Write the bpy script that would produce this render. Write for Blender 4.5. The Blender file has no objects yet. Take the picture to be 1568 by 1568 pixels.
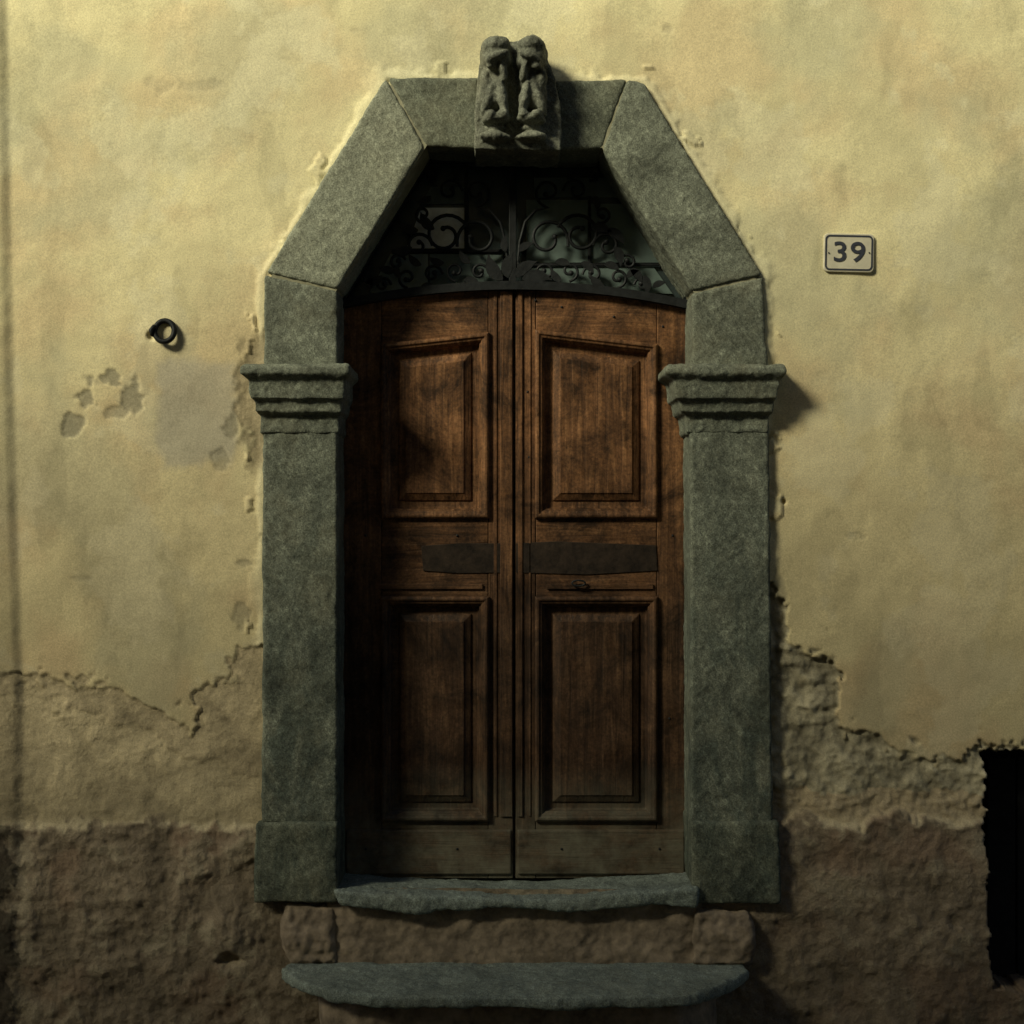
import bpy, bmesh, math, random
from mathutils import Vector, Matrix, noise
random.seed(7)
scene = bpy.context.scene
S = 1/400.0; D = 5.5; CZ = 1.99

def W(px, py, y=0.0):
    k = (D + y)/D
    return Vector(((px-784)*S*k, y, CZ + (784-py)*S*k))

# ---------------------------------------------------------------- helpers
def empty(name):
    e = bpy.data.objects.new(name, None); scene.collection.objects.link(e); return e

def mesh_obj(name, verts, faces, mat=None, parent=None, smooth=False):
    me = bpy.data.meshes.new(name); me.from_pydata([tuple(v) for v in verts], [], faces); me.update()
    bm = bmesh.new(); bm.from_mesh(me); bmesh.ops.recalc_face_normals(bm, faces=bm.faces); bm.to_mesh(me); bm.free()
    if smooth:
        for p in me.polygons: p.use_smooth = True
    ob = bpy.data.objects.new(name, me); scene.collection.objects.link(ob)
    if mat: me.materials.append(mat)
    if parent: ob.parent = parent
    return ob

def prism(name, pts, yf, yb, mat, parent=None, px=True, yref=None):
    yr = yf if yref is None else yref
    P = [W(a, b, yr) for a, b in pts] if px else [Vector((a, 0, b)) for a, b in pts]
    n = len(P)
    v = [(p.x, yf, p.z) for p in P] + [(p.x, yb, p.z) for p in P]
    f = [list(range(n)), list(range(2*n-1, n-1, -1))] + [[i, (i+1) % n, (i+1) % n+n, i+n] for i in range(n)]
    return mesh_obj(name, v, f, mat, parent)

def box(name, x0, x1, y0, y1, z0, z1, mat, parent=None):
    return prism(name, [(x0, z0), (x1, z0), (x1, z1), (x0, z1)], y0, y1, mat, parent, px=False)

def bevel(ob, w, seg=2):
    m = ob.modifiers.new("bevel", 'BEVEL'); m.width = w; m.segments = seg; m.limit_method = 'ANGLE'; m.angle_limit = math.radians(30)

T = {}
def clouds(size, depth=3):
    k = (size, depth)
    if k not in T:
        t = bpy.data.textures.new("clouds", 'CLOUDS'); t.noise_scale = size; t.noise_depth = depth; T[k] = t
    return T[k]

def roughen(ob, voxel=0.008, big=0.010, fine=0.007, bev=0.008, smooth=2):
    bevel(ob, bev, 2)
    r = ob.modifiers.new("remesh", 'REMESH'); r.mode = 'VOXEL'; r.voxel_size = voxel; r.use_smooth_shade = True
    s = ob.modifiers.new("smooth", 'SMOOTH'); s.iterations = smooth; s.factor = 0.5
    for sz, st in ((0.16, big), (0.03, fine)):
        if st:
            d = ob.modifiers.new("disp", 'DISPLACE'); d.texture = clouds(sz, 3); d.texture_coords = 'GLOBAL'
            d.strength = st; d.mid_level = 0.5

# ---------------------------------------------------------------- materials
class NT:
    def __init__(s, name):
        s.m = bpy.data.materials.new(name); s.m.use_nodes = True
        s.n = s.m.node_tree.nodes; s.l = s.m.node_tree.links
        s.b = s.n['Principled BSDF']; s.b.inputs['Specular IOR Level'].default_value = 0.25
        s.tc = s.n.new('ShaderNodeTexCoord')
    def L(s, a, b): s.l.new(a, b)
    def mapped(s, scale=(1, 1, 1), rot=(0, 0, 0)):
        r = s.n.new('ShaderNodeMapping'); r.inputs['Rotation'].default_value = rot
        s.L(s.tc.outputs['Object'], r.inputs['Vector'])
        m = s.n.new('ShaderNodeMapping'); m.inputs['Scale'].default_value = scale
        s.L(r.outputs[0], m.inputs['Vector']); return m.outputs[0]
    def noise(s, scale, detail=4, rough=0.6, vec=None, dist=0):
        t = s.n.new('ShaderNodeTexNoise'); t.inputs['Scale'].default_value = scale; t.inputs['Detail'].default_value = detail
        t.inputs['Roughness'].default_value = rough; t.inputs['Distortion'].default_value = dist
        s.L(vec if vec else s.tc.outputs['Object'], t.inputs['Vector']); return t.outputs['Fac']
    def ramp(s, fac, stops):
        r = s.n.new('ShaderNodeValToRGB'); e = r.color_ramp.elements
        while len(e) < len(stops): e.new(0.5)
        for i, (p, c) in enumerate(stops):
            e[i].position = p; e[i].color = (c, c, c, 1) if isinstance(c, (int, float)) else (*c, 1)
        s.L(fac, r.inputs[0]); return r.outputs[0]
    def mix(s, fac, a, b, mode='MIX'):
        m = s.n.new('ShaderNodeMix'); m.data_type = 'RGBA'; m.blend_type = mode
        for sock, v in ((m.inputs[0], fac), (m.inputs[6], a), (m.inputs[7], b)):
            if isinstance(v, (int, float)): sock.default_value = v
            elif isinstance(v, tuple): sock.default_value = (*v, 1)
            else: s.L(v, sock)
        return m.outputs[2]
    def bump(s, h, strength, dist, prev=None):
        b = s.n.new('ShaderNodeBump'); b.inputs['Strength'].default_value = strength; b.inputs['Distance'].default_value = dist
        s.L(h, b.inputs['Height'])
        if prev: s.L(prev, b.inputs['Normal'])
        return b.outputs[0]
    def done(s, col, rough, normal=None):
        if isinstance(col, tuple): s.b.inputs['Base Color'].default_value = (*col, 1)
        else: s.L(col, s.b.inputs['Base Color'])
        if isinstance(rough, (int, float)): s.b.inputs['Roughness'].default_value = rough
        else: s.L(rough, s.b.inputs['Roughness'])
        if normal: s.L(normal, s.b.inputs['Normal'])
        return s.m

def mat_wall():
    t = NT("plaster")
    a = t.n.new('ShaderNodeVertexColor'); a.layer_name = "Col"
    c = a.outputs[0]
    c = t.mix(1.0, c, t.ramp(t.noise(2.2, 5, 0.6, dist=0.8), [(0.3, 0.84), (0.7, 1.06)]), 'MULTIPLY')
    c = t.mix(1.0, c, t.ramp(t.noise(170, 2, 0.7), [(0.3, 0.80), (0.7, 1.15)]), 'MULTIPLY')
    r = t.n.new('ShaderNodeSeparateColor')
    ra = t.n.new('ShaderNodeVertexColor'); ra.layer_name = "Rough"
    t.L(ra.outputs[0], r.inputs[0])
    b = t.n.new('ShaderNodeBump'); b.inputs['Distance'].default_value = 0.012
    t.L(r.outputs[0], b.inputs['Strength']); t.L(t.noise(42, 5, 0.72), b.inputs['Height'])
    return t.done(c, 0.93, b.outputs[0])

def mat_stone(name, base=(0.178, 0.193, 0.152), dark=0.55, light=1.55, stain=0.45, grime=True):
    t = NT(name)
    dash = t.mapped((80, 60, 34), (0, math.radians(38), 0))
    n = t.noise(1.0, 3, 0.6, dash)
    c = t.mix(1.0, base, t.ramp(n, [(0.32, 0.78), (0.56, 0.97), (0.74, light)]), 'MULTIPLY')
    c = t.mix(1.0, c, t.ramp(t.noise(3.6, 7, 0.75, dist=1.4), [(0.34, dark), (0.64, 1.3)]), 'MULTIPLY')
    c = t.mix(1.0, c, t.ramp(t.noise(190, 2, 0.7), [(0.3, 0.5), (0.7, 1.5)]), 'MULTIPLY')
    c = t.mix(t.ramp(t.noise(2.2, 4, 0.7), [(0.52, 0.0), (0.75, stain)]), c, (0.2, 0.18, 0.115))
    if grime:
        sp = t.n.new('ShaderNodeSeparateXYZ'); t.L(t.tc.outputs['Object'], sp.inputs[0])
        mr = t.n.new('ShaderNodeMapRange'); mr.inputs[1].default_value = 2.7; mr.inputs[2].default_value = 1.1
        t.L(sp.outputs[2], mr.inputs[0])
        m = t.n.new('ShaderNodeMath'); m.operation = 'MULTIPLY'; t.L(mr.outputs[0], m.inputs[0])
        t.L(t.ramp(t.noise(1.0, 5, 0.7, t.mapped((9, 9, 3.5)), 0.8), [(0.40, 0.0), (0.58, 0.95)]), m.inputs[1])
        c = t.mix(m.outputs[0], c, t.mix(1.0, c, (0.45, 0.5, 0.53), 'MULTIPLY'))
    nn = t.bump(n, 0.35, 0.010)
    nn = t.bump(t.noise(75, 4, 0.7), 0.45, 0.008, nn)
    return t.done(c, 0.85, nn)

def mat_wood(name, horiz=False):
    t = NT(name)
    v = t.mapped((3, 30, 45) if horiz else (45, 30, 2.5))
    n = t.noise(1.0, 5, 0.65, v, 0.7)
    c = t.ramp(n, [(0.3, (0.062, 0.030, 0.014)), (0.5, (0.145, 0.068, 0.030)), (0.74, (0.28, 0.14, 0.062))])
    c = t.mix(1.0, c, t.ramp(t.noise(5.0, 6, 0.78, dist=0.6), [(0.36, 0.26), (0.62, 1.5)]), 'MULTIPLY')
    c = t.mix(1.0, c, t.ramp(t.noise(90, 3, 0.7), [(0.3, 0.55), (0.7, 1.35)]), 'MULTIPLY')
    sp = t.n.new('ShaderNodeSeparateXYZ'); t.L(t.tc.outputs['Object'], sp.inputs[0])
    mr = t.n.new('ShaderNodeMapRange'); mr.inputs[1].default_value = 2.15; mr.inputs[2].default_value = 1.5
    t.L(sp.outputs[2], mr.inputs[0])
    c = t.mix(mr.outputs[0], c, t.mix(1.0, c, (0.34, 0.38, 0.46), 'MULTIPLY'))  # lower door darkened: grime plus fading lamplight put into the wood colour
    mr2 = t.n.new('ShaderNodeMapRange'); mr2.inputs[1].default_value = 1.0; mr2.inputs[2].default_value = 0.66
    t.L(sp.outputs[2], mr2.inputs[0])
    m = t.n.new('ShaderNodeMath'); m.operation = 'MULTIPLY'; t.L(mr2.outputs[0], m.inputs[0])
    t.L(t.ramp(t.noise(9, 5, 0.7), [(0.35, 0.2), (0.7, 1.0)]), m.inputs[1])
    c = t.mix(m.outputs[0], c, (0.16, 0.15, 0.11))
    nn = t.bump(n, 0.6, 0.006)
    return t.done(c, t.ramp(t.noise(12, 3), [(0.3, 0.45), (0.7, 0.72)]), nn)

def mat_simple(name, col, rough, metal=0, bumpscale=40, bs=0.3, var=0.35):
    t = NT(name)
    c = t.mix(1.0, col, t.ramp(t.noise(bumpscale*0.5, 4, 0.7), [(0.3, 1-var), (0.7, 1+var)]), 'MULTIPLY')
    t.b.inputs['Metallic'].default_value = metal
    return t.done(c, rough, t.bump(t.noise(bumpscale, 4, 0.7), bs, 0.005))

M_wall = mat_wall()
M_stone = mat_stone("grey_green_sandstone")
M_stoneL = mat_stone("pale_sandstone", (0.25, 0.265, 0.205), 0.8, 1.35, 0.3)
M_stoneD = mat_stone("dark_sandstone", (0.145, 0.158, 0.12), 0.6, 1.5)
M_step = mat_stone("worn_step_stone", (0.17, 0.20, 0.18), 0.75, 1.3, 0.2, False)
M_mortar = mat_simple("lime_mortar", (0.30, 0.29, 0.2), 0.95)
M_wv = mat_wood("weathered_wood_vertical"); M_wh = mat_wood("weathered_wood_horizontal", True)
M_iron = mat_simple("wrought_iron", (0.018, 0.02, 0.022), 0.55, 0.3, 60)
M_dark = mat_simple("dark_interior", (0.012, 0.014, 0.016), 0.9)
M_riser = mat_simple("brown_render", (0.21, 0.168, 0.125), 0.95, 0, 22, 1.0, 0.55)

# ---------------------------------------------------------------- house wall (height field)
house = empty("plastered_house")
def interp(x, pts):
    if x <= pts[0][0]: return pts[0][1]
    for (a, b), (c, d) in zip(pts, pts[1:]):
        if x <= c: return b + (d-b)*(x-a)/(c-a)
    return pts[-1][1]
def ss(a, b, x):
    t = max(0.0, min(1.0, (x-a)/(b-a))); return t*t*(3-2*t)
coatL = [(-900, 1010), (0, 1032), (40, 1040), (150, 1048), (200, 1062), (235, 1090), (262, 1115), (284, 1118), (292, 1060), (315, 1048), (345, 1038), (362, 1000), (385, 985), (420, 975)]
coatR = [(1150, 870), (1185, 890), (1192, 925), (1204, 930), (1206, 985), (1225, 990), (1262, 1003), (1272, 1015), (1258, 1040), (1264, 1102), (1300, 1105), (1345, 1120), (1372, 1150), (1400, 1162), (1450, 1166), (1480, 1160), (1500, 1140), (1560, 1142), (1900, 1120), (2600, 1150)]
def inpoly(x, y, P):
    c = False; j = len(P)-1
    for i in range(len(P)):
        xi, yi = P[i]; xj, yj = P[j]
        if (yi > y) != (yj > y) and x < (xj-xi)*(y-yi)/(yj-yi)+xi: c = not c
        j = i
    return c
def polydist(x, y, P):
    best = 1e9
    for i in range(len(P)):
        ax, ay = P[i]; bx, by = P[(i+1) % len(P)]
        dx, dy = bx-ax, by-ay; t = max(0, min(1, ((x-ax)*dx+(y-ay)*dy)/(dx*dx+dy*dy)))
        d = math.hypot(x-ax-t*dx, y-ay-t*dy)
        if d < best: best = d
    return best
outer = [(403, 1385), (403, 425), (592, 120), (988, 126), (1168, 420), (1178, 1385)]
mid = [(460, 1360), (460, 440), (625, 172), (952, 176), (1115, 440), (1115, 1360)]
def axis(lo, hi, f0, f1, step, coarse):
    a = []; x = lo
    while x < f0: a.append(x); x += coarse
    x = f0
    while x < f1: a.append(x); x += step
    x = f1
    while x <= hi: a.append(x); x += coarse
    return a
XS = axis(-1400, 3000, -120, 1690, 2.8, 60)
YS = axis(-1400, 1581, -60, 1581, 2.8, 60); YS = [y for y in YS if y <= 1581]
if YS[-1] < 1581: YS.append(1581)
verts = []; cols = []; rgh = []
fr = noise.fractal
spots = [(160, 580, 30, 13, 1), (205, 600, 14, 20, 1), (135, 610, 14, 13, 1), (175, 632, 14, 7, .7), (112, 655, 14, 18, 1), (355, 650, 12, 22, .9), (340, 700, 12, 16, .7), (300, 132, 50, 12, .3), (375, 862, 16, 8, .6), (120, 886, 16, 5, .35), (1310, 820, 16, 6, .35), (372, 935, 12, 18, .6), (545, 45, 12, 8, .3), (1022, 45, 8, 10, .4), (1195, 900, 9, 22, .6), (1262, 1020, 18, 20, .6)]
for py in YS:
    for px in XS:
        p = Vector((px*S, 0.0, py*S))
        n1 = fr(p*1.3, 0.8, 2.1, 4)
        n2 = fr(p*6.0+Vector((5, 3, 1)), 0.7, 2.1, 4)
        n3 = fr(p*22.0+Vector((1, 9, 4)), 0.8, 2.1, 3)
        n4 = fr(p*6+Vector((50, 3, 8)), 0.8, 2.1, 4)
        wx = px + n2*24 + n3*11; wy = py + n4*20 + n3*10
        left = px < 784
        by = interp(wx, coatL if left else coatR)
        coat = ss(-3.5, 3.5, by - wy)
        # loose islands of surviving coat / bites out of its edge
        dl = by-wy
        if -70 < dl < 45:
            isl = fr(p*11+Vector((8, 2, 60)), 0.8, 2.1, 4)
            if dl < 0: coat = max(coat, ss(0.52, 0.62, isl)*0.7*(1-ss(30, 70, -dl)))
            else: coat = min(coat, 1-ss(0.45, 0.6, isl)*0.9*(1-ss(15, 45, dl)))
        if left and wx > 355 and 505 < py < 745:
            coat *= 1-ss(362+abs(py-560)*0.05, 376+abs(py-560)*0.06, wx)*ss(505, 545, py+n4*12)*(1-ss(700, 735, py+n4*14))*0.9
        thin = 0
        for sx, sy, rx, ry, am in spots:
            if abs(px-sx) < 2.4*rx and abs(py-sy) < 2.8*ry:
                q = math.hypot((px-sx)/rx, (py-sy)/ry) + n3*0.5 + n2*0.75 + n4*0.4
                thin = max(thin, (1-ss(0.8, 1.15, q))*am)
        de = (1262 if left else 1256) + n2*14 + n3*8 + n4*8
        dado = ss(-7, 7, py - de)
        h = n1*0.006 + n2*0.0018 + n3*0.0003
        h += 0.008*coat - 0.005*thin
        under = 1-coat
        sec = 0
        if left:
            e2 = interp(wx, [(-900, 1060), (30, 1060), (100, 1068), (160, 1100), (250, 1142), (300, 1175), (380, 1180)])
            sec = ss(-3, 3, wy-e2)
            h -= under*sec*0.004
            h += under*(n2*0.004+n3*0.0012)
        else:
            rub = under*(1-dado)
            v = noise.voronoi(Vector((px*S*8+n2*.6, 0, py*S*11+n4*.5)))[0]
            h += rub*((0.35-min(0.5, v[0]))*0.03 + n3*0.007 + n2*0.010 - 0.004)
        h += dado*(0.014 + n2*0.008 + n3*0.0030 + n1*0.012 + max(-.35, min(.35, n4))*0.012)
        dd = math.hypot((px-352)/32, (py-1405)/62) + n3*0.25+n2*0.55
        if dd < 1.5: h += 0.018*(1-ss(0.55, 1.2, dd))
        dd2 = math.hypot((px-352)/26, (py-1468)/13) + n3*0.3+n2*0.3
        if dd2 < 1.2: h -= 0.028*(1-ss(0.5, 1.1, dd2))
        od = 999
        if 330 < px < 1260 and 60 < py < 1400:
            od = polydist(px, py, outer)
            if od < 26: h += 0.008*(1-ss(2, 12+max(-.5, n2)*24, od))*coat
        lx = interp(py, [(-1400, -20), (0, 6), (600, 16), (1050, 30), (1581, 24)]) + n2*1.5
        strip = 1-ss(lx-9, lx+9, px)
        h += strip*0.012
        for hx, hy, hr in ((1200, 768, 4), (233, 515, 7)):
            dd = math.hypot(px-hx, py-hy)
            if dd < hr*2: h -= 0.015*(1-ss(hr*.6, hr*1.3, dd))
        # colour
        k = 1 + 0.10*n1 + 0.05*n2
        c1 = Vector((0.88, 0.80, 0.485))*k
        pk = ss(-0.15, 0.5, fr(p*1.6+Vector((30, 0, 9)), 0.8, 2, 5)); c1 = c1.lerp(Vector((0.79, 0.65, 0.39)), pk*0.75)
        gr = ss(0.0, 0.5, fr(p*1.4+Vector((3, 40, 2)), 0.8, 2, 5)); c1 = c1.lerp(Vector((0.67, 0.64, 0.42)), gr*0.65)
        wl = ss(0.1, 0.35, fr(p*2.6+Vector((13, 4, 22)), 0.7, 2, 5)); c1 = c1.lerp(Vector((0.90, 0.85, 0.58)), wl*0.45)
        st = ss(0.25, 0.5, fr(Vector((p.x*3.5, 7, p.z*1.6)), 0.8, 2, 5)); c1 = c1*(1-0.13*st)
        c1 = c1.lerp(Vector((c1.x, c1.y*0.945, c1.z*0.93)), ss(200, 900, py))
        if left:
            q = max(abs(px-303-n2*14)/60, abs(py-635-n2*18)/78)+n3*0.04
            c1 = c1.lerp(Vector((0.58, 0.53, 0.41)), (1-ss(0.8, 1.12, q))*0.75)
        if od < 24: c1 = c1.lerp(Vector((0.90, 0.85, 0.58)), (1-ss(2, 14+n2*16, od))*0.4)
        c1 = c1.lerp(Vector((0.34, 0.31, 0.22)), thin*0.75)
        c1 = c1*(1-0.30*ss(350, 1150, py+n1*160))  # coat darker downward: damp grime, and the light's falloff put into the colour
        c2 = Vector((0.47, 0.39, 0.25))*(1+0.32*n2+0.22*n3+0.15*n4)
        if left: c2 = c2.lerp(Vector((0.56, 0.47, 0.30))*(1+0.25*n2+.12*n3), sec*0.7)
        else: c2 = Vector((0.35, 0.315, 0.22))*(1+0.45*n2+0.4*n3)
        if not left and py > 1212+n2*12: c2 = Vector((0.42, 0.345, 0.23))*(1+.2*n3)
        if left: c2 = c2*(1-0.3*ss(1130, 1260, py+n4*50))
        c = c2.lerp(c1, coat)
        edge = coat*(1-coat)*4
        c = c*(1-0.25*edge)
        c3 = Vector((0.235, 0.188, 0.135))*(1+0.3*n2+0.25*n3+0.3*n4)
        c3 = c3.lerp(Vector((0.22, 0.145, 0.10)), 0.6*ss(0, 0.6, fr(p*3+Vector((7, 7, 7)), .8, 2, 4)))
        c3 = c3.lerp(Vector((0.34, 0.30, 0.215)), 0.5*ss(0.25, 0.6, n4+0.4*n3))
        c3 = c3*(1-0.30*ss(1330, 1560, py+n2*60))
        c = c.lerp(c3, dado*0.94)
        c = c.lerp(Vector((0.50, 0.43, 0.29)), 0.8*math.exp(-((py-de+1)/8)**2)*ss(-0.4, 0.3, n2+n3))  # ledge line lightened: dust, and its lit top edge painted in
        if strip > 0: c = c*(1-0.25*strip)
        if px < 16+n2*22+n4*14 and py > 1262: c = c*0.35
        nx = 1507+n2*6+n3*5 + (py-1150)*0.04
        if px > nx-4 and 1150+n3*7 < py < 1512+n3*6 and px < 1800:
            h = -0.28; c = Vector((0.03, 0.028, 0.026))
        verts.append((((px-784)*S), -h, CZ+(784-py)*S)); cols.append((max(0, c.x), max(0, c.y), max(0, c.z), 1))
        r = 0.12+0.36*under+0.32*dado+0.2*thin; r = min(1, r); rgh.append((r, r, r, 1))
nx_ = len(XS); faces = []
for j in range(len(YS)-1):
    for i in range(nx_-1):
        cx = (XS[i]+XS[i+1])/2; cy = (YS[j]+YS[j+1])/2
        if 440 < cx < 1140 and cy > 150 and inpoly(cx, cy, mid): continue
        a = j*nx_+i; faces.append((a, a+nx_, a+nx_+1, a+1))
me = bpy.data.meshes.new("wall"); me.from_pydata(verts, [], faces); me.update()
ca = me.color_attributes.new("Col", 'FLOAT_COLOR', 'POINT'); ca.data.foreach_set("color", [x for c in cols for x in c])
cb = me.color_attributes.new("Rough", 'FLOAT_COLOR', 'POINT'); cb.data.foreach_set("color", [x for c in rgh for x in c])
me.polygons.foreach_set("use_smooth", [True]*len(faces)); me.materials.append(M_wall)
wall = bpy.data.objects.new("wall", me); scene.collection.objects.link(wall); wall.parent = house
M_plain = mat_simple("aged_plaster_far", (0.5, 0.45, 0.3), 0.95, 0, 20, 0.4)
M_tile = mat_simple("roof_tiles", (0.25, 0.12, 0.07), 0.9, 0, 12, 0.8)
xl, xr = verts[0][0], verts[nx_-1][0]; zt = verts[0][2]
box("side_wall_1", xl, xl+0.3, 0.03, 6, 0, zt, M_plain, house)
box("side_wall_2", xr-0.3, xr, 0.03, 6, 0, zt, M_plain, house)
box("back_wall", xl+0.3, xr-0.3, 5.7, 6, 0, zt, M_plain, house)
box("hall_wall", -1.5, 1.5, 1.2, 1.25, 0.0, 4.2, M_dark, house)
prism("hall_side_1", [(-1.5, 0), (-1.45, 0), (-1.45, 4.2), (-1.5, 4.2)], 0.3, 1.19, M_dark, house, px=False)
prism("hall_side_2", [(1.45, 0), (1.5, 0), (1.5, 4.2), (1.45, 4.2)], 0.3, 1.19, M_dark, house, px=False)
mesh_obj("roof", [(xl-.3, -.35, zt), (xr+.3, -.35, zt), (xr+.3, 6.3, zt+2.2), (xl-.3, 6.3, zt+2.2), (xl-.3, -.35, zt+.15), (xr+.3, -.35, zt+.15), (xr+.3, 6.3, zt+2.35), (xl-.3, 6.3, zt+2.35)],
         [(0, 1, 2, 3), (4, 5, 6, 7), (0, 1, 5, 4), (1, 2, 6, 5), (2, 3, 7, 6), (3, 0, 4, 7)], M_tile, house)

# cellar hatch in the opening at right
hatch = empty("cellar_hatch")
M_plank = mat_simple("black_planks", (0.012, 0.012, 0.012), 0.9)  # near-black planks filling the opening
for i in range(6):
    a = 1512+i*46
    o = prism("plank_%d" % (i+1), [(a, 1160), (a+43, 1160), (a+43, 1505), (a, 1505)], 0.16+0.004*(i % 2), 0.19, M_plank, hatch)
    bevel(o, 0.004)

# ---------------------------------------------------------------- stone surround
sur = empty("stone_door_surround")
YFr = -0.042; YB = 0.27
def stone(name, pts, yf=YFr, yb=YB, mat=M_stone, parent=sur, **kw):
    o = prism(name, pts, yf, yb, mat, parent); roughen(o, **kw); return o
g = 0.5
stone("voussoir_1", [(590, 118), (650, 224), (517, 443), (406, 417)], mat=M_stoneL)
stone("lintel_1", [(592+g, 117), (733, 119), (733, 228), (652+g, 224)], YFr+0.003, mat=M_stoneD)
stone("lintel_2", [(850, 122), (960, 121), (922, 228), (850, 230)], YFr+0.004, mat=M_stoneD)
stone("voussoir_2", [(960+g*2, 121), (986, 127), (1168, 421), (1060, 446), (922+g*2, 229)])
stone("springer_1", [(404, 420+g), (517, 445+g), (517, 566), (404, 566)])
stone("springer_2", [(1060, 448+g), (1169, 423+g), (1176, 566), (1060, 566)], YFr+0.003)
stone("shaft_1", [(402, 636), (517, 636), (517, 1262), (400, 1262)], YFr+.002)
stone("shaft_2", [(1057, 636), (1178, 636), (1184, 1262), (1058, 1262)], YFr+.002)
stone("plinth_1", [(390, 1260), (517, 1260), (517, 1384), (388, 1384)], -0.062, mat=M_stoneD, big=0.02, bev=0.01)
stone("plinth_2", [(1057, 1258), (1194, 1258), (1197, 1386), (1062, 1386)], -0.062, mat=M_stoneD, big=0.02, bev=0.01)
prism("mortar_bed", [(415, 1255), (415, 424), (600, 128), (980, 134), (1158, 424), (1170, 1255), (1064, 1255), (1064, 450), (922, 226), (654, 222), (512, 450), (512, 1255)], YFr+0.009, 0.2, M_mortar, sur)

def impost(name, cx0, cx1, il, ir):
    prof = [(560, 27, 0.105), (565, 31, 0.125), (574, 32, 0.13), (579, 27, 0.12), (583, 20, 0.105), (590, 20, 0.103), (612, 18, 0.098), (614, 13, 0.08), (632, 11, 0.072), (637, 4, 0.045), (662, 3, 0.045), (666, 0, 0.02)]
    v = []; f = []
    for (py, o, pr) in prof:
        y = -pr
        A = W(cx0 - o*il, py, YFr); B = W(cx1 + o*ir, py, YFr)
        v += [(A.x, 0.2, A.z), (A.x, y, A.z), (B.x, y, A.z), (B.x, 0.2, A.z)]
    n = len(prof)
    for i in range(n-1):
        for j in range(4):
            a = i*4+j; b = i*4+(j+1) % 4; f.append((a, b, b+4, a+4))
    f.append((0, 1, 2, 3)); f.append(tuple((n-1)*4+j for j in range(4)))
    o = mesh_obj(name, v, f, M_stone, sur)
    r = o.modifiers.new("remesh", 'REMESH'); r.mode = 'VOXEL'; r.voxel_size = 0.006; r.use_smooth_shade = True
    s = o.modifiers.new("smooth", 'SMOOTH'); s.iterations = 2
    for sz, st in ((0.12, 0.018), (0.025, 0.007)):
        d = o.modifiers.new("disp", 'DISPLACE'); d.texture = clouds(sz, 3); d.texture_coords = 'GLOBAL'; d.strength = st
impost("impost_1", 402, 517, 0.9, 0.7)
impost("impost_2", 1054, 1174, 1.2, 0.75)

# keystone: pair of carved scroll figures
bm = bmesh.new()
def ell(cx, cy, rx, ry, y, dy, rot=0):
    c = W(cx, cy, y); s = S*(D+y)/D
    m = Matrix.Translation(c) @ Matrix.Rotation(math.radians(rot), 4, 'Y') @ Matrix.Diagonal((rx*s, dy, ry*s, 1))
    bmesh.ops.create_uvsphere(bm, u_segments=20, v_segments=12, radius=1, matrix=m)
def slab(pts, yf, yb):
    P = [W(a, b, yf) for a, b in pts]; fr_ = [bm.verts.new((p.x, yf, p.z)) for p in P]; bk = [bm.verts.new((p.x, yb, p.z)) for p in P]
    bm.faces.new(fr_); bm.faces.new(bk[::-1]); n = len(P)
    for i in range(n): bm.faces.new((fr_[i], bk[i], bk[(i+1) % n], fr_[(i+1) % n]))
slab([(742, 78), (760, 64), (780, 62), (794, 62), (818, 64), (834, 78), (850, 120), (860, 180), (858, 230), (726, 228), (728, 160), (732, 110)], -0.12, 0.15)
for s_, cx, lean in ((-1, 760, -5), (1, 813, 8)):
    ell(cx, 92, 25, 36, -0.11, 0.09, lean)
    ell(cx+s_*1, 73, 23, 16, -0.14, 0.065, lean)
    ell(cx-s_*2, 86, 19, 7, -0.20, 0.028, s_*22)
    ell(cx+s_*8, 100, 8, 6, -0.185, 0.02)
    ell(cx-s_*10, 108, 6, 17, -0.175, 0.032, s_*14)
    ell(cx+s_*3, 142, 22, 36, -0.115, 0.07, -s_*12)
    ell(cx-s_*9, 150, 8, 32, -0.16, 0.035, s_*10)
    ell(cx+s_*11, 148, 8, 32, -0.16, 0.03, -s_*20)
    ell(cx+s_*15, 126, 9, 22, -0.15, 0.03, s_*12)
    ell(cx-s_*0, 183, 23, 8, -0.145, 0.045, s_*5)
    ell(cx-s_*11, 175, 9, 8, -0.17, 0.028)
    ell(cx+s_*9, 177, 9, 9, -0.165, 0.028)
    ell(cx-s_*0, 210, 25, 8, -0.13, 0.045, -s_*3)
    ell(cx+s_*0, 197, 16, 5, -0.125, 0.03)
me = bpy.data.meshes.new("keystone"); bm.normal_update(); bmesh.ops.recalc_face_normals(bm, faces=bm.faces); bm.to_mesh(me); bm.free()
ks = bpy.data.objects.new("carved_keystone", me); scene.collection.objects.link(ks); me.materials.append(mat_stone("carved_stone", (0.17, 0.178, 0.142), 0.5, 1.5)); ks.parent = sur
r = ks.modifiers.new("r", 'REMESH'); r.mode = 'VOXEL'; r.voxel_size = 0.0045; r.use_smooth_shade = True
s = ks.modifiers.new("s", 'SMOOTH'); s.iterations = 3
d = ks.modifiers.new("d", 'DISPLACE'); d.texture = clouds(0.04, 3); d.texture_coords = 'GLOBAL'; d.strength = 0.018

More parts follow.
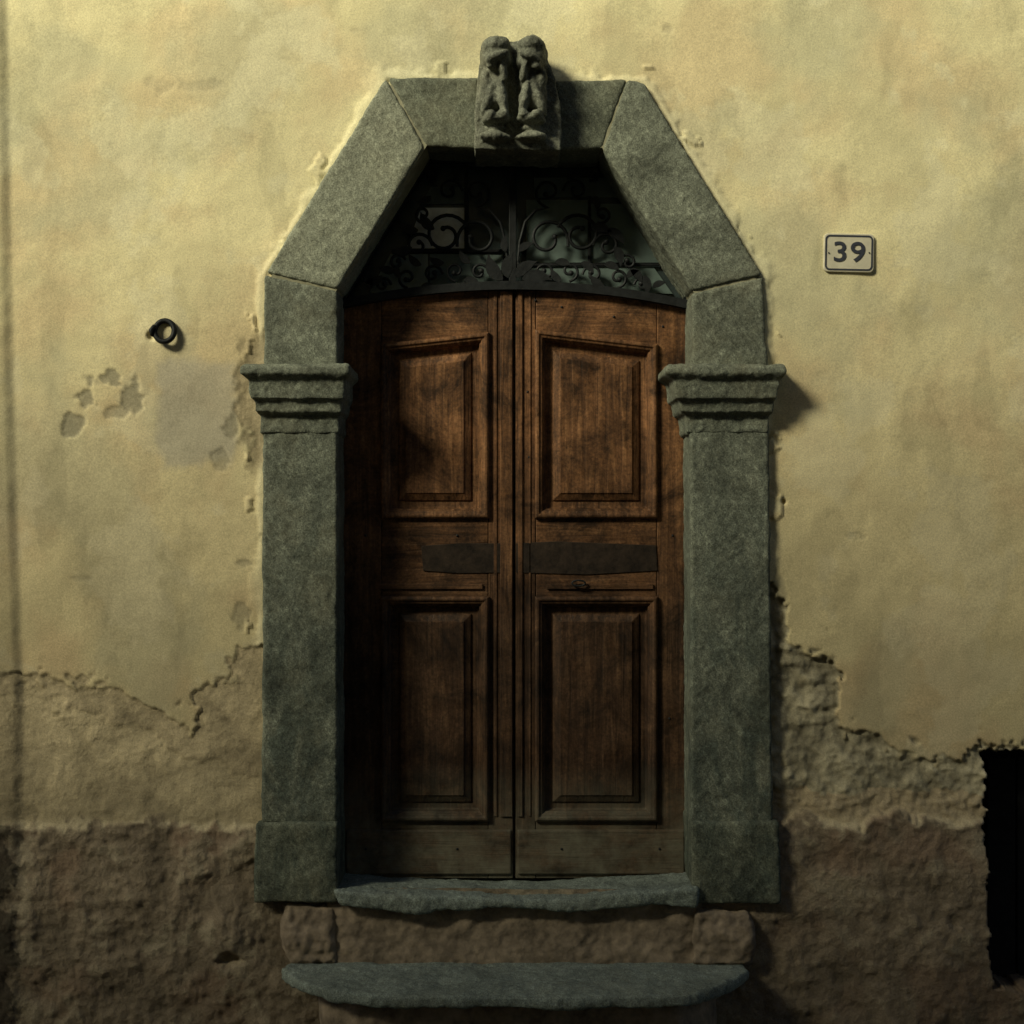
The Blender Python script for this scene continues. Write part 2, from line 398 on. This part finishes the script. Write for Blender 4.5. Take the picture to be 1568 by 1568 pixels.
# threshold and step
stone("threshold", [(508, 1364), (600, 1371), (700, 1373), (800, 1379), (900, 1373), (1000, 1366), (1070, 1360), (1070, 1392), (980, 1386), (900, 1398), (760, 1390), (640, 1400), (520, 1388)], -0.085, 0.26, M_step, sur, big=0.03, fine=0.012, bev=0.008)
rs = prism("riser", [(500, 1380), (1075, 1380), (1075, 1500), (500, 1500)], -0.035, 0.1, M_riser, sur); roughen(rs, big=0.026, fine=0.014)
rb = prism("riser_block_1", [(424, 1380), (512, 1390), (518, 1480), (440, 1480)], -0.048, 0.05, M_riser, sur); roughen(rb, big=0.07, fine=0.018, bev=0.02, smooth=6)
rb = prism("riser_block_2", [(1066, 1392), (1152, 1398), (1156, 1480), (1060, 1480)], -0.065, 0.05, M_riser, sur); roughen(rb, big=0.05, fine=0.016, bev=0.015, smooth=4)
def planslab(name, P, z0, z1, mat, parent=None):
    n = len(P); v = [(x, y, z1) for x, y in P]+[(x, y, z0) for x, y in P]
    f = [list(range(n)), list(range(2*n-1, n-1, -1))]+[[i, (i+1) % n, (i+1) % n+n, i+n] for i in range(n)]
    return mesh_obj(name, v, f, mat, parent)
step = empty("stone_doorstep")
zs = W(784, 1470).z
o = planslab("tread", [(-0.84, -0.0), (-0.87, -0.10), (-0.80, -0.22), (-0.66, -0.35), (-0.5, -0.405), (0.2, -0.425), (0.62, -0.40), (0.8, -0.25), (0.89, -0.12), (0.88, 0.0)], zs-0.045, zs, M_step, step); roughen(o, big=0.03, fine=0.010, bev=0.010)
o = planslab("base", [(-0.74, 0.0), (-0.7, -0.2), (-0.55, -0.31), (0.6, -0.32), (0.74, -0.2), (0.78, 0.0)], -0.05, zs-0.05, M_riser, step); roughen(o, big=0.03, fine=0.008, bev=0.02)

# ---------------------------------------------------------------- doors
door = empty("wooden_double_door")
YD = 0.175
arc = lambda x: 437 + 30*((x-787)/265.0)**2
def offset_poly(P, d):
    n = len(P); out = []
    for i in range(n):
        p0 = Vector(P[i-1]); p1 = Vector(P[i]); p2 = Vector(P[(i+1) % n])
        e1 = (p1-p0).normalized(); e2 = (p2-p1).normalized()
        n1 = Vector((-e1.y, e1.x)); n2 = Vector((-e2.y, e2.x))
        b = (n1+n2); b = b/(b.length**2)*2
        out.append(tuple(p1+b*d))
    return out
def panel(name, P, prof, mat, parent):
    area = sum(P[i][0]*P[(i+1) % len(P)][1]-P[(i+1) % len(P)][0]*P[i][1] for i in range(len(P)))
    if area < 0: P = P[::-1]
    v = []; f = []; n = len(P)
    for d, y in prof:
        Q = offset_poly(P, d); v += [(W(a, b, YD).x, YD+y, W(a, b, YD).z) for a, b in Q]
    for k in range(len(prof)-1):
        for i in range(n):
            a = k*n+i; b = k*n+(i+1) % n; f.append((a, b, b+n, a+n))
    f.append([(len(prof)-1)*n+i for i in range(n)])
    o = mesh_obj(name, v, f, mat, parent)
    bevel(o, 0.0018, 2); return o
def member(name, P, mat, y0=0.0, y1=0.05, bv=0.003):
    o = prism(name, P, YD+y0, YD+y1, mat, door, yref=YD); bevel(o, bv); return o
prof = [(-1, 0.001), (-1, -0.014), (2, -0.020), (5, -0.020), (7, -0.014), (10, -0.012), (12, -0.004), (14, 0.000), (14.5, 0.014), (17, 0.022), (26, 0.023), (27, 0.016), (37, 0.004), (38, 0.000)]
def arcpts(x0, x1, off, n=9):
    return [(x0+(x1-x0)*i/(n-1), arc(x0+(x1-x0)*i/(n-1))+off) for i in range(n)]
def leaf(tag, x0, x1, px0, px1, tl, tr):
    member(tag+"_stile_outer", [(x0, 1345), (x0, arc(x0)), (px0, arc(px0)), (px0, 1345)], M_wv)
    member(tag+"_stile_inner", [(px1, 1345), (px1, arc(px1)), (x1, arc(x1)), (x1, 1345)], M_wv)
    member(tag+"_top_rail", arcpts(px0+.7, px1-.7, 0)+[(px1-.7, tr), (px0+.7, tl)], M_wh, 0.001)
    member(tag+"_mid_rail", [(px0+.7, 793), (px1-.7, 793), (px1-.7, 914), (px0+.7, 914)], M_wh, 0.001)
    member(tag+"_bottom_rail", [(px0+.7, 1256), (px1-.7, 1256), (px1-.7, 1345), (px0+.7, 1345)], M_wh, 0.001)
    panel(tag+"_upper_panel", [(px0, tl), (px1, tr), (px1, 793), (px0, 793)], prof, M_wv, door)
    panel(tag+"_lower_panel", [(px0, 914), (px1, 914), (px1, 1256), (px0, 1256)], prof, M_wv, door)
leaf("left_leaf", 505, 785.5, 584, 748, 528, 510)
leaf("right_leaf", 789.5, 1072, 820, 1006, 506, 528)
member("meeting_rebate", [(778, 1345), (778, 440), (798, 440), (798, 1345)], M_wv, 0.03, 0.05)
for a, b, yy in ((756, 761, -0.005), (766, 784.5, -0.009), (793, 800, -0.008), (810, 813, -0.004)):
    member("meeting_bead", [(a, 1250), (a, 446), (b, 446), (b, 1250)], M_wv, yy, 0.01, 0.002)
for a, b in ((530, 783), (792, 1048)):
    member("kick_board", [(a, 1270), (b, 1270), (b, 1338), (a, 1338)], M_wh, -0.012, 0.01, 0.006)
for a, b in ((535, 784), (792, 1045)):
    member("rail_fillet", [(a+45, 894), (b-45, 894), (b-45, 902), (a+45, 902)], M_wh, -0.008, 0.01, 0.002)
member("backing", arcpts(500, 1080, 4)+[(1080, 1345), (500, 1345)], M_dark, 0.055, 0.07, 0.001)
# dark lock rail boards let into both leaves at hand height
M_band = mat_simple("blackened_oak", (0.024, 0.016, 0.011), 0.8, 0, 40, 0.6, 0.7)
member("lock_board_1", [(645, 836), (700, 832), (785, 832), (785, 877), (700, 878), (648, 874)], M_band, -0.004, 0.005, 0.002)
member("lock_board_2", [(790, 832), (850, 829), (1005, 835), (1007, 874), (900, 880), (790, 877)], M_band, -0.004, 0.005, 0.002)
def tube(name, pts, r, mat, parent, cyclic=False):
    cu = bpy.data.curves.new(name, 'CURVE'); cu.dimensions = '3D'; cu.bevel_depth = r; cu.bevel_resolution = 1
    sp = cu.splines.new('POLY'); sp.points.add(len(pts)-1)
    for q, p in zip(sp.points, pts): q.co = (*p, 1)
    sp.use_cyclic_u = cyclic; cu.materials.append(mat)
    o = bpy.data.objects.new(name, cu); scene.collection.objects.link(o); o.parent = parent; return o
c = W(886, 893, YD-0.02)
tube("pull_ring", [c+Vector((0.026*math.cos(t/16*math.tau), 0, 0.011*math.sin(t/16*math.tau))) for t in range(16)], 0.004, M_iron, door, True)
for sx, sy in ((640, 475), (860, 470), (940, 485), (700, 820), (560, 820), (1030, 820), (1025, 600), (1025, 1100), (560, 1300), (860, 1300), (700, 1300), (1010, 1300), (808, 600), (810, 700), (820, 460), (1015, 500)):
    b = bmesh.new(); bmesh.ops.create_uvsphere(b, u_segments=10, v_segments=6, radius=0.005, matrix=Matrix.Translation(W(sx, sy, YD-(0.012 if sy > 1200 else 0.0))))
    m = bpy.data.meshes.new("nail"); b.to_mesh(m); b.free(); m.materials.append(M_iron)
    o = bpy.data.objects.new("door_nail", m); scene.collection.objects.link(o); o.parent = door

# ---------------------------------------------------------------- fanlight
fan = empty("wrought_iron_fanlight")
YG = 0.175
def farc(x): return 436 + 29*((x-787)/265.0)**2
def mat_glass(name, col, rough=0.25):
    t = NT(name); t.b.inputs['Specular IOR Level'].default_value = 0.5
    c = t.mix(1.0, col, t.ramp(t.noise(7, 4, 0.7), [(0.3, 0.6), (0.7, 1.25)]), 'MULTIPLY')
    return t.done(c, rough, t.bump(t.noise(5, 3), 0.1, 0.01))
prism("glazing_bed", [(505, 450), (650, 220), (925, 220), (1075, 450), (1075, 480), (505, 480)], 0.238, 0.243, mat_glass("dark_teal_glass", (0.035, 0.048, 0.05)), fan)  # dark teal glass behind the panes
Mg1 = mat_glass("teal_glass", (0.115, 0.16, 0.15), 0.5); Mg2 = mat_glass("painted_reflection_glass", (0.85, 0.86, 0.82), 0.6); Mg3 = mat_glass("dim_teal_glass", (0.08, 0.11, 0.105), 0.5)  # Mg2 paints the left pane's light reflection as pale colour
Mg4 = mat_glass("light_teal_glass", (0.26, 0.32, 0.30), 0.5)  # other panes differ only in teal tone
for nm, P_, mt in (("pane_1", [(645, 318), (712, 318), (712, 380), (622, 380)], Mg2), ("pane_2", [(598, 389), (655, 389), (655, 448), (565, 448)], Mg4),
                   ("pane_3", [(806, 306), (900, 306), (900, 402), (806, 402)], Mg1), ("pane_4", [(658, 389), (770, 389), (770, 440), (658, 440)], Mg1),
                   ("pane_5", [(905, 312), (966, 312), (1010, 402), (905, 402)], Mg1), ("pane_6", [(660, 286), (712, 286), (712, 312), (645, 312)], Mg3),
                   ("pane_7", [(800, 408), (1000, 408), (1030, 450), (800, 440)], Mg1), ("pane_8", [(818, 272), (935, 272), (950, 302), (818, 302)], Mg3)):
    prism(nm, P_, 0.228, 0.235, mt, fan)
def fbar(name, a, b, w, y=YG, dep=0.03):
    A = Vector(a); B = Vector(b); d = (B-A).normalized(); n = Vector((-d.y, d.x))*w/2
    o = prism(name, [tuple(A+n), tuple(B+n), tuple(B-n), tuple(A-n)], y, y+dep, M_iron, fan); bevel(o, 0.002); return o
fbar("frame_left", (514, 470), (660, 226), 16); fbar("frame_right", (1066, 470), (920, 226), 16)
fbar("frame_top", (640, 240), (940, 240), 18, YG+0.001)
fbar("mullion", (785, 236), (785, 436), 11, YG-0.001)
P = [(x, farc(x)-6) for x in range(505, 1076, 15)]
prism("transom_arc", P+[(x, y+13) for x, y in P[::-1]], YD-0.03, YG+0.03, M_iron, fan)
fbar("glazing_bar_1", (600, 384), (772, 384), 5, 0.218, 0.01); fbar("glazing_bar_2", (800, 405), (1010, 405), 4, 0.218, 0.01)
fbar("glazing_bar_3", (714, 240), (714, 384), 6, 0.218, 0.01); fbar("glazing_bar_5", (903, 300), (903, 405), 4, 0.218, 0.01)
cnt = [0]
def scroll(cx, cy, r, a0, turns, sgn, r1=0.25, w=0.0062, tail=None):
    pts = []
    if tail: pts += [W(a, b, YG+0.008) for a, b in tail]
    n = int(22*turns)
    for i in range(n+1):
        t = i/n; a = math.radians(a0)+sgn*t*turns*math.tau; rr = r*(1-(1-r1)*t**0.8)
        pts.append(W(cx+rr*math.cos(a), cy+rr*math.sin(a), YG+0.008))
    cnt[0] += 1
    tube("scroll_%d" % cnt[0], pts, w, M_iron, fan)
    b = bmesh.new(); bmesh.ops.create_uvsphere(b, u_segments=12, v_segments=8, radius=0.011, matrix=Matrix.Translation(pts[-1]))
    m = bpy.data.meshes.new("scroll_eye"); b.to_mesh(m); b.free(); m.materials.append(M_iron); o = bpy.data.objects.new("scroll_eye", m); scene.collection.objects.link(o); o.parent = fan
def leafy(x, y, L, ang, wd=0.34):
    a = math.radians(ang); top = []; bot = []
    for i in range(9):
        t = i/8; w = math.sin(math.pi*min(1, t*1.05+0.02))**0.8*wd*L*0.5*(1-0.25*t); bend = 0.55*t
        cx = x+L*t*math.cos(a+bend); cy = y+L*t*math.sin(a+bend); nx, ny = -math.sin(a+bend*1.8), math.cos(a+bend*1.8)
        top.append((cx+nx*w, cy+ny*w)); bot.append((cx-nx*w, cy-ny*w))
    cnt[0] += 1
    prism("leaf_%d" % cnt[0], top+bot[::-1], YG-0.002, YG+0.008, M_iron, fan)
for m in (-1, 1):
    X = lambda x: 785+m*(x-785)
    A = lambda a: a if m == 1 else 180-a
    def sc(cx, cy, r, a0, turns, sgn, tail=None, **k):
        scroll(X(cx), cy, r, A(a0), turns, sgn*m, tail=[(X(a), b) for a, b in tail] if tail else None, **k)
    def lf(x, y, L, ang, wd=0.5): leafy(X(x), y, L, A(ang), wd)
    sc(840, 294, 24, 90, 1.15, 1, tail=[(792, 410), (796, 370), (804, 340), (820, 322)])
    sc(882, 292, 20, 180, 1.1, 1)
    sc(888, 360, 36, 200, 1.25, 1, w=0.0075, r1=0.3)
    sc(838, 366, 34, 20, 1.1, -1, w=0.0075, r1=0.35)
    sc(930, 376, 22, 180, 1.2, 1, w=0.007)
    sc(836, 417, 15, 180, 1.1, 1, tail=[(792, 400), (803, 418), (815, 424)])
    sc(872, 415, 16, 90, 1.1, -1); sc(908, 420, 16, 180, 1.1, 1); sc(946, 425, 16, 90, 1.1, -1); sc(984, 436, 13, 180, 1.1, 1)
    sc(922, 328, 15, 120, 1.1, -1); sc(962, 402, 14, 200, 1.1, 1); sc(908, 266, 12, 120, 1.1, -1)
    for (x, y, L, an) in ((792, 425, 40, -70), (800, 428, 46, -30), (905, 350, 34, -20), (930, 352, 34, 10), (940, 378, 32, 40), (850, 402, 26, -20), (890, 402, 26, 10), (925, 405, 26, -10), (965, 412, 28, 20), (1000, 440, 22, -50), (868, 272, 22, -40), (910, 300, 24, 50), (795, 385, 26, -60), (960, 425, 22, -60), (985, 422, 30, 50), (860, 430, 26, -160), (925, 438, 28, -170)):
        lf(x, y, L, an)

# ---------------------------------------------------------------- house number
sign = empty("house_number_sign")
M_w = mat_simple("enamel_white", (0.64, 0.60, 0.47), 0.35, 0, 30, 0.08, 0.12); M_b = mat_simple("enamel_blue", (0.05, 0.055, 0.075), 0.45, 0, 30, 0.05, 0.1)
def rrect(cx, cy, w, h, r, tilt=1.2, n=6):
    out = []
    for qx, qy, a0 in ((1, -1, -90), (1, 1, 0), (-1, 1, 90), (-1, -1, 180)):
        for i in range(n+1):
            a = math.radians(a0+90*i/n); out.append((qx*(w/2-r)+r*math.cos(a), qy*(h/2-r)+r*math.sin(a)))
    t = math.radians(tilt); return [(cx+x*math.cos(t)-y*math.sin(t), cy+x*math.sin(t)+y*math.cos(t)) for x, y in out]
o = prism("plate", rrect(1300, 387, 77, 59, 7), -0.022, -0.002, M_w, sign); bevel(o, 0.003)
Po = rrect(1300, 387, 73, 54, 7); Pi = rrect(1300, 387, 68, 49, 5); n = len(Po)
v = [W(a, b, -0.0235) for a, b in Po+Pi]
mesh_obj("border", v, [(i, (i+1) % n, (i+1) % n+n, i+n) for i in range(n)], M_b, sign)
cu = bpy.data.curves.new("digits", 'FONT'); cu.body = "39"; cu.size = 0.106; cu.align_x = 'CENTER'; cu.align_y = 'CENTER'; cu.offset = 0.0010; cu.extrude = 0.0005; cu.space_character = 1.1
to = bpy.data.objects.new("digits", cu); scene.collection.objects.link(to); cu.materials.append(M_b)
to.location = W(1300, 387, -0.0245); to.rotation_euler = (math.radians(90), math.radians(1.2), 0); to.parent = sign; to.scale = (1.15, 1, 1)
for a in (1269, 1331):
    b = bmesh.new(); bmesh.ops.create_uvsphere(b, u_segments=10, v_segments=6, radius=0.0028, matrix=Matrix.Translation(W(a, 387, -0.024)))
    m = bpy.data.meshes.new("screw"); b.to_mesh(m); b.free(); m.materials.append(M_iron); o = bpy.data.objects.new("screw", m); scene.collection.objects.link(o); o.parent = sign

# ---------------------------------------------------------------- iron ring on wall
ring = empty("iron_wall_ring")
c = W(252, 507, -0.026)
tube("ring", [c+Vector((0.037*math.cos(t/32*math.tau), 0.008*math.sin(t/32*math.tau), 0.041*math.sin(t/32*math.tau))) for t in range(32)], 0.0105, M_iron, ring, True)
tube("staple", [W(238, 500, 0.02), W(236, 500, -0.03), W(231, 505, -0.04), W(233, 512, -0.035), W(238, 514, 0.02)], 0.009, M_iron, ring)

# ---------------------------------------------------------------- ground
bm = bmesh.new(); bmesh.ops.create_grid(bm, x_segments=1, y_segments=1, size=400)
me = bpy.data.meshes.new("street_ground"); bm.to_mesh(me); bm.free()
gr = bpy.data.objects.new("street_ground", me); scene.collection.objects.link(gr)
t = NT("stone_paving")
vo = t.n.new('ShaderNodeTexVoronoi'); vo.feature = 'DISTANCE_TO_EDGE'; vo.inputs['Scale'].default_value = 7; t.L(t.tc.outputs['Object'], vo.inputs['Vector'])
e = t.ramp(vo.outputs['Distance'], [(0.0, 0.3), (0.12, 1.0)])
cg = t.mix(1.0, t.ramp(t.noise(5, 6), [(0.3, (0.08, 0.075, 0.065)), (0.7, (0.15, 0.14, 0.12))]), e, 'MULTIPLY')
me.materials.append(t.done(cg, 0.8, t.bump(e, 0.8, 0.02)))

# ---------------------------------------------------------------- added unseen house, height and roof slope set to shade the wall
opp = empty("added_shade_house")
yo = -8.0; x0, x1 = -22.0, 9.0
SL = 0.22; H0 = 9.0
def hh(x): return H0 + SL*(x+9.8)
prism("front_wall", [(x0, 0), (x1, 0), (x1, hh(x1)), (x0, hh(x0))], yo, yo-7, M_plain, opp, px=False)
prism("roof", [(x0-.3, hh(x0)+0.02), (x1+.3, hh(x1)+0.02), (x1+.3, hh(x1)+.2), (x0-.3, hh(x0)+.2)], yo+0.35, yo-7.3, M_tile, opp, px=False)
k = 0
for fx in range(-20, 8, 3):
    for fz in (1.2, 4.2, 6.4):
        if fz == 6.4 and hh(fx) < 8.3: continue
        k += 1
        box("window_%d" % k, fx-.45, fx+.45, yo+0.004, yo+0.05, fz, fz+1.4, M_dark, opp)
        box("window_surround_%d" % k, fx-.6, fx+.6, yo+0.002, yo+0.12, fz-.12, fz-.02, M_stone, opp)
        for sgn in (-1, 1):
            box("shutter_%d" % k, fx+sgn*.7-.22, fx+sgn*.7+.22, yo+0.004, yo+0.07, fz, fz+1.4, M_wv, opp)

# ---------------------------------------------------------------- light
dirv = Vector((1.2, 1.0, -0.95)).normalized()
sl = bpy.data.lights.new("sun", 'SUN'); sl.energy = 5.0; sl.angle = math.radians(17); sl.color = (1.0, 0.935, 0.66)
so = bpy.data.objects.new("sun", sl); scene.collection.objects.link(so); so.rotation_euler = dirv.to_track_quat('-Z', 'Y').to_euler()
w = bpy.data.worlds.new("World"); scene.world = w; w.use_nodes = True
sky = w.node_tree.nodes.new('ShaderNodeTexSky'); sky.sky_type = 'NISHITA'; sky.sun_disc = False
sky.sun_elevation = math.asin(-dirv.z); sky.sun_rotation = math.atan2(-dirv.x, -dirv.y)
bg = w.node_tree.nodes['Background']; bg.inputs[1].default_value = 0.055
w.node_tree.links.new(sky.outputs[0], bg.inputs[0])

cd = bpy.data.cameras.new("camera"); cd.lens = 36*D/3.92; cd.sensor_width = 36; cd.clip_end = 2000
co = bpy.data.objects.new("camera", cd); scene.collection.objects.link(co); co.location = (0, -D, CZ); co.rotation_euler = (math.radians(90), 0, 0)
scene.camera = co
scene.view_settings.view_transform = 'Standard'; scene.view_settings.look = 'None'; scene.view_settings.exposure = 0
